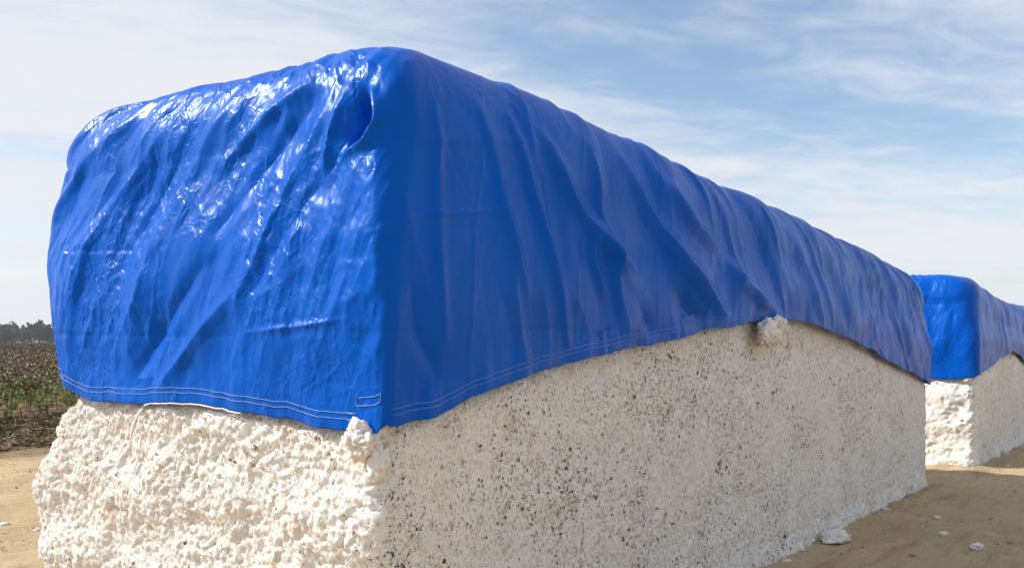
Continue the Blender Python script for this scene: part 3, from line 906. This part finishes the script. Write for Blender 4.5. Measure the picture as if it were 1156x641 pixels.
# soil crumbs: uncountable
def crumbs(n, xr, yr, seed, smin, smax):
    r = np.random.default_rng(seed)
    px = r.uniform(*xr, n); py = yr[0] + (yr[1] - yr[0]) * r.random(n) ** 0.9
    Y = F_PX * CAM_H / (py - HOR); X = (px - CX) / F_PX * Y
    cl = fbm(X * 1.3, Y * 1.3, seed=seed, octs=3) > -0.15
    X, Y = X[cl], Y[cl]; n = len(X)
    sz = r.uniform(smin, smax, (n, 1)) * (0.4 + r.random((n, 1)) ** 3)
    c = np.stack([X, Y, ground_z(X, Y) + sz[:, 0] * 0.3], -1)
    base = np.array([(1, 0, 0), (0, 1, 0), (-1, 0, 0), (0, -1, 0), (0, 0, .7), (0, 0, -.7)], float)
    v = c[:, None, :] + base[None] * r.uniform(0.5, 1.3, (n, 6, 1)) * sz[:, None, :]
    f = np.array([(0, 1, 4), (1, 2, 4), (2, 3, 4), (3, 0, 4), (1, 0, 5), (2, 1, 5), (3, 2, 5), (0, 3, 5)])
    F = (np.arange(n)[:, None, None] * 6 + f[None]).reshape(-1, 3)
    return v.reshape(-1, 3), F
v1, f1 = crumbs(1500, (-60, 75), (500, 700), 61, 0.004, 0.018)
v2, f2 = crumbs(1500, (840, 1260), (520, 700), 62, 0.004, 0.014)
o = mesh_obj('soil_crumbs', np.concatenate([v1, v2]), np.concatenate([f1, f2 + len(v1)]), M['clod'], None, smooth=False)
tag(o, 'small crumbs of soil scattered over the bare ground', 'soil', kind='stuff')

# ------------------------------------------------------------------ cotton field on the left
FIELD_B = 21.0
def plant_arrays(seed, height=1.0, nbr=11, green=0.6):
    r = np.random.default_rng(seed)
    sv, sf, lv, lc, bv, bf_ = [], [], [], [], [], []
    def stick(a, b_, r0, r1):
        d = b_ - a; d = d / np.linalg.norm(d)
        e = np.cross(d, [0.3, 0.5, 0.81]); e /= np.linalg.norm(e); g2 = np.cross(d, e)
        i = len(sv)
        for p, q in ((a, r0), (b_, r1)):
            for k in range(3):
                an = k * 2.094
                sv.append(p + q * (e * math.cos(an) + g2 * math.sin(an)))
        for k in range(3):
            k2 = (k + 1) % 3; sf.append((i + k, i + k2, i + 3 + k2, i + 3 + k))
    def leaf(p, sz, t):
        d = r.normal(size=3); d[2] *= 0.5; d /= np.linalg.norm(d)
        e = np.cross(d, [0, 0, 1.0]); e /= np.linalg.norm(e) + 1e-6
        up = np.cross(e, d)
        lv.extend([p, p + d * sz * 0.55 + e * sz * 0.5 + up * 0.01, p + d * sz * 1.1 - up * sz * 0.2, p + d * sz * 0.5 - e * sz * 0.5 - up * 0.02])
        if r.random() < green * (1.25 - t): c = np.array([0.115, 0.18, 0.025]) * r.uniform(0.5, 1.4)
        else: c = np.array([0.105, 0.064, 0.038]) * r.uniform(0.5, 1.5)
        lc.append(c)
    def boll(p, sz):
        i = len(bv)
        oct_ = np.array([(1, 0, 0), (0, 1, 0), (-1, 0, 0), (0, -1, 0), (0, 0, 1), (0, 0, -1)], float) * r.uniform(0.7, 1.2, (6, 1)) * sz
        bv.extend(list(p + oct_))
        for a, b_, c in ((0, 1, 4), (1, 2, 4), (2, 3, 4), (3, 0, 4), (1, 0, 5), (2, 1, 5), (3, 2, 5), (0, 3, 5)): bf_.append((i + a, i + b_, i + c))
    top = np.array([r.normal() * 0.05, r.normal() * 0.05, height])
    stick(np.zeros(3), top, 0.010, 0.004)
    for k in range(nbr):
        t = 0.12 + 0.86 * (k + r.random() * 0.5) / nbr
        p = top * t
        an = r.uniform(0, 6.283); ln = (0.34 * (1 - t) + 0.12) * r.uniform(0.7, 1.2)
        q = p + np.array([math.cos(an) * ln, math.sin(an) * ln, ln * r.uniform(0.2, 0.8)])
        stick(p, q, 0.005, 0.002)
        for _ in range(r.integers(3, 6)):
            f = r.uniform(0.25, 1.0); leaf(p + (q - p) * f, r.uniform(0.06, 0.12), t)
        for _ in range(r.integers(0, 2) if t > 0.3 else 0):
            boll(p + (q - p) * r.uniform(0.5, 1.0) + r.normal(size=3) * 0.015, r.uniform(0.018, 0.032))
    if not bv: boll(top, 0.025)
    return [np.array(x) for x in (sv, sf, lv, lc, bv, bf_)]
protos = [plant_arrays(700 + k, 0.85 + 0.06 * (k % 4), 13, 1.15) for k in range(5)]
proto_objs = []
for k, (sv, sf, lv, lc, bv, bf_) in enumerate(protos):
    proto_objs.append((sv, sf, lv, lc, bv, bf_))
first = {}
def image_x(x, y): return CX + F_PX * x / y
rg = np.random.default_rng(21)
rows_near, far_spots = [], []
for r_i in range(60):
    bb = FIELD_B + 0.4 + r_i * 0.95
    for aa in np.arange(-40, 130, 0.42):
        a2 = aa + rg.uniform(-0.12, 0.12); b2 = bb + rg.uniform(-0.10, 0.10)
        x, y = DIR * a2 + LEFT * b2
        if y < 6: continue
        ix = image_x(x, y)
        if r_i < 4 and -45 < ix < 110: rows_near.append((x, y, r_i))
        elif -200 < ix < 400 and y < 75: far_spots.append((x, y))
for i, (x, y, r_i) in enumerate(rows_near):
    k = int(rg.integers(0, 5))
    root = empty('cotton_plant', (x, y, gz(x, y)), float(rg.uniform(0, 6.28)))
    sc = float(rg.uniform(0.85, 1.12)); root.scale = (sc, sc, sc)
    tag(root, 'leafy cotton plant with white bolls in the front rows of the field', 'cotton plant', 'cotton plants along the edge of the field')
    sv, sf, lv, lc, bv, bf_ = protos[k]
    if k not in first:
        a_ = mesh_obj('stem', sv, sf, M['twig'], root)
        l_ = mesh_obj('leaves', lv, np.arange(len(lv)).reshape(-1, 4), M['leaf'], root, smooth=False); face_colors(l_, lc, 4)
        c_ = mesh_obj('bolls', bv, bf_, M['boll'], root)
        l_['kind'] = 'stuff'; c_['kind'] = 'stuff'
        first[k] = (a_, l_, c_)
    else:
        for src in first[k]:
            c = src.copy(); col.objects.link(c); c.parent = root
def scatter(spots, arrs, scl):
    V, Fq, Cc, BV, BF = [], [], [], [], []
    n0 = 0; m0 = 0
    for (x, y), s_ in zip(spots, scl):
        sv, sf, lv, lc, bv, bf_ = arrs[int(rg.integers(0, len(arrs)))]
        an = rg.uniform(0, 6.28); ca, sa = math.cos(an) * s_, math.sin(an) * s_
        R_ = np.array([[ca, -sa, 0], [sa, ca, 0], [0, 0, s_]])
        o_ = np.array([x, y, -0.03])
        V.append(lv @ R_.T + o_); Cc.append(lc * rg.uniform(0.75, 1.2))
        BV.append(bv @ R_.T + o_); BF.append(bf_ + m0); m0 += len(bv)
    V = np.concatenate(V); return V, np.arange(len(V)).reshape(-1, 4), np.concatenate(Cc), np.concatenate(BV), np.concatenate(BF)
brown = [plant_arrays(800 + k, 0.92, 9, 0.30) for k in range(4)]
lush = [plant_arrays(830 + k, 0.92, 11, 1.1) for k in range(3)]
near_sp = [p for p in far_spots if p[0] * LEFT[0] + p[1] * LEFT[1] < FIELD_B + 7]
mid_sp = [p for p in far_spots if p[0] * LEFT[0] + p[1] * LEFT[1] >= FIELD_B + 7 and rg.random() < 0.75]
field = empty('cotton_field', (0, 0, 0))
tag(field, 'brown and green cotton crop with white bolls stretching back to the trees', 'cotton crop', kind='stuff')
def field_part(spots, arrs, scl):
    V, Fq, Cc, BV, BF = scatter(spots, arrs, scl)
    o = mesh_obj('crop_leaves', V, Fq, M['leaf'], field, smooth=False); face_colors(o, Cc, 4); o['kind'] = 'stuff'
    o = mesh_obj('crop_bolls', BV, BF, M['boll'], field); o['kind'] = 'stuff'
field_part(near_sp, lush + brown[:1], rg.uniform(0.85, 1.1, len(near_sp)))
field_part(mid_sp, brown, rg.uniform(0.85, 1.15, len(mid_sp)))
tiny = [plant_arrays(900 + k, 0.95, 4, 0.12) for k in range(4)]
fs = []
for _ in range(7000):
    y = 75 * (400 / 75) ** rg.random(); ix = rg.uniform(-220, 430)
    fs.append(((ix - CX) / F_PX * y, y))
V, Fq, Cc, BV, BF = scatter(fs, tiny, np.ones(len(fs)))
cen = np.repeat(V.reshape(-1, 4, 3).mean(1), 4, axis=0); V = cen + (V - cen) * 2.6
o = mesh_obj('crop_leaves', V, Fq, M['leaf'], field, smooth=False); face_colors(o, Cc, 4); o['kind'] = 'stuff'
o = mesh_obj('crop_bolls', BV, BF, M['boll'], field); o['kind'] = 'stuff'

# dry stalks and litter between the field and the bare soil
n = 17000
ix = rg.uniform(-160, 400, n); bb = FIELD_B + 1.0 - 6.6 * rg.random(n) ** 1.4
kx = (ix - CX) / F_PX                    # x = kx*y ; LEFT.(x,y) = bb
yy = bb / (kx * LEFT[0] + LEFT[1]); xx = kx * yy
zz = ground_z(xx, yy)
p = np.stack([xx, yy, zz], -1)
d = rg.normal(size=(n, 3)); d[:, 2] = np.abs(d[:, 2]) * rg.choice([0.1, 0.25, 1.2], n, p=[0.5, 0.35, 0.15]); d /= np.linalg.norm(d, axis=1, keepdims=True)
e = np.cross(d, rg.normal(size=(n, 3))); e /= np.linalg.norm(e, axis=1, keepdims=True)
l = rg.uniform(0.04, 0.22, (n, 1)); w_ = rg.uniform(0.003, 0.02, (n, 1))
p[:, 2] += 0.012
V = np.stack([p - d * l * 0.2 - e * w_, p - d * l * 0.2 + e * w_, p + d * l + e * w_ * 0.5, p + d * l - e * w_ * 0.5], 1).reshape(-1, 3)
o = mesh_obj('dry_litter', V, np.arange(n * 4).reshape(-1, 4), M['litter'], None, smooth=False)
pal = np.array([[0.12, 0.08, 0.045], [0.20, 0.14, 0.08], [0.30, 0.22, 0.13], [0.07, 0.05, 0.03], [0.09, 0.10, 0.035]])
face_colors(o, pal[rg.integers(0, 5, n)] * rg.uniform(0.7, 1.2, (n, 1)), 4)
tag(o, 'dry stalks and leaf litter along the field edge', 'litter', kind='stuff')

# ------------------------------------------------------------------ far wood on the horizon
def tree_quads(r, h, wd):
    n = 125
    u_ = r.normal(size=(n, 3)); u_ /= np.linalg.norm(u_, axis=1, keepdims=True)
    rad = r.uniform(0.35, 1.0, (n, 1)) ** 0.6
    lob = 1 + 0.30 * np.sin(u_[:, 0:1] * 5 + r.uniform(0, 6)) * np.cos(u_[:, 2:3] * 6 + r.uniform(0, 6))
    p = u_ * rad * lob * np.array([wd / 2, wd / 2, h * 0.42]) + np.array([0, 0, h * 0.56])
    a = r.normal(size=(n, 3)); a /= np.linalg.norm(a, axis=1, keepdims=True)
    b_ = np.cross(a, r.normal(size=(n, 3))); b_ /= np.linalg.norm(b_, axis=1, keepdims=True)
    s_ = r.uniform(0.5, 1.1, (n, 1))
    q = np.stack([p - a * s_, p - b_ * s_ * 0.7, p + a * s_, p + b_ * s_ * 0.7], 1)
    c = np.array([0.050, 0.058, 0.032]) * r.uniform(0.6, 1.4, (n, 1))
    t = np.array([[-.22, 0, 0], [.22, 0, 0], [.1, 0, h * .6], [-.1, 0, h * .6], [0, -.22, 0], [0, .22, 0], [0, .1, h * .6], [0, -.1, h * .6]]).reshape(2, 4, 3)
    return np.concatenate([q, t]), np.concatenate([c, np.full((2, 3), 0.06)])
Q, Cc = [], []
for k in range(900):
    r = np.random.default_rng(2000 + k)
    x = -430 + 860 * (k + r.uniform(-0.4, 0.4)) / 900; y = 408 + r.uniform(0, 45)
    h = r.uniform(7.4, 9.2) * (0.45 if k % 3 == 0 else 1.0) * (1 + 0.10 * math.sin(x * 0.05)); wd = r.uniform(5, 9)
    q, c = tree_quads(r, h, wd)
    Q.append(q + np.array([x, y, -0.1])); Cc.append(c)
Q = np.concatenate(Q); Cc = np.concatenate(Cc)
o = mesh_obj('distant_wood', Q.reshape(-1, 3), np.arange(len(Q) * 4).reshape(-1, 4), M['leaf'], None, smooth=False)
face_colors(o, Cc, 4)
tag(o, 'dark line of distant trees on the horizon beyond the cotton field', 'trees', kind='stuff')

# ------------------------------------------------------------------ air
hb_ = NB('pale_haze')
hb_.n.remove(hb_.p)
pv = hb_.n.new('ShaderNodeVolumePrincipled')
pv.inputs['Color'].default_value = (0.86, 0.91, 1.0, 1); pv.inputs['Density'].default_value = 0.00028
pv.inputs['Anisotropy'].default_value = 0.2
hb_.l.new(pv.outputs[0], hb_.out.inputs['Volume'])
X0, X1, Y0, Y1, Z0_, Z1_ = -2700, 2700, -500, 3300, -1.5, 16.0
v = [(x, y, z) for z in (Z0_, Z1_) for x, y in ((X0, Y0), (X1, Y0), (X1, Y1), (X0, Y1))]
hz = mesh_obj('haze', v, [(0, 3, 2, 1), (4, 5, 6, 7), (0, 1, 5, 4), (1, 2, 6, 5), (2, 3, 7, 6), (3, 0, 4, 7)], hb_.m, None, smooth=False)
tag(hz, kind='stuff')
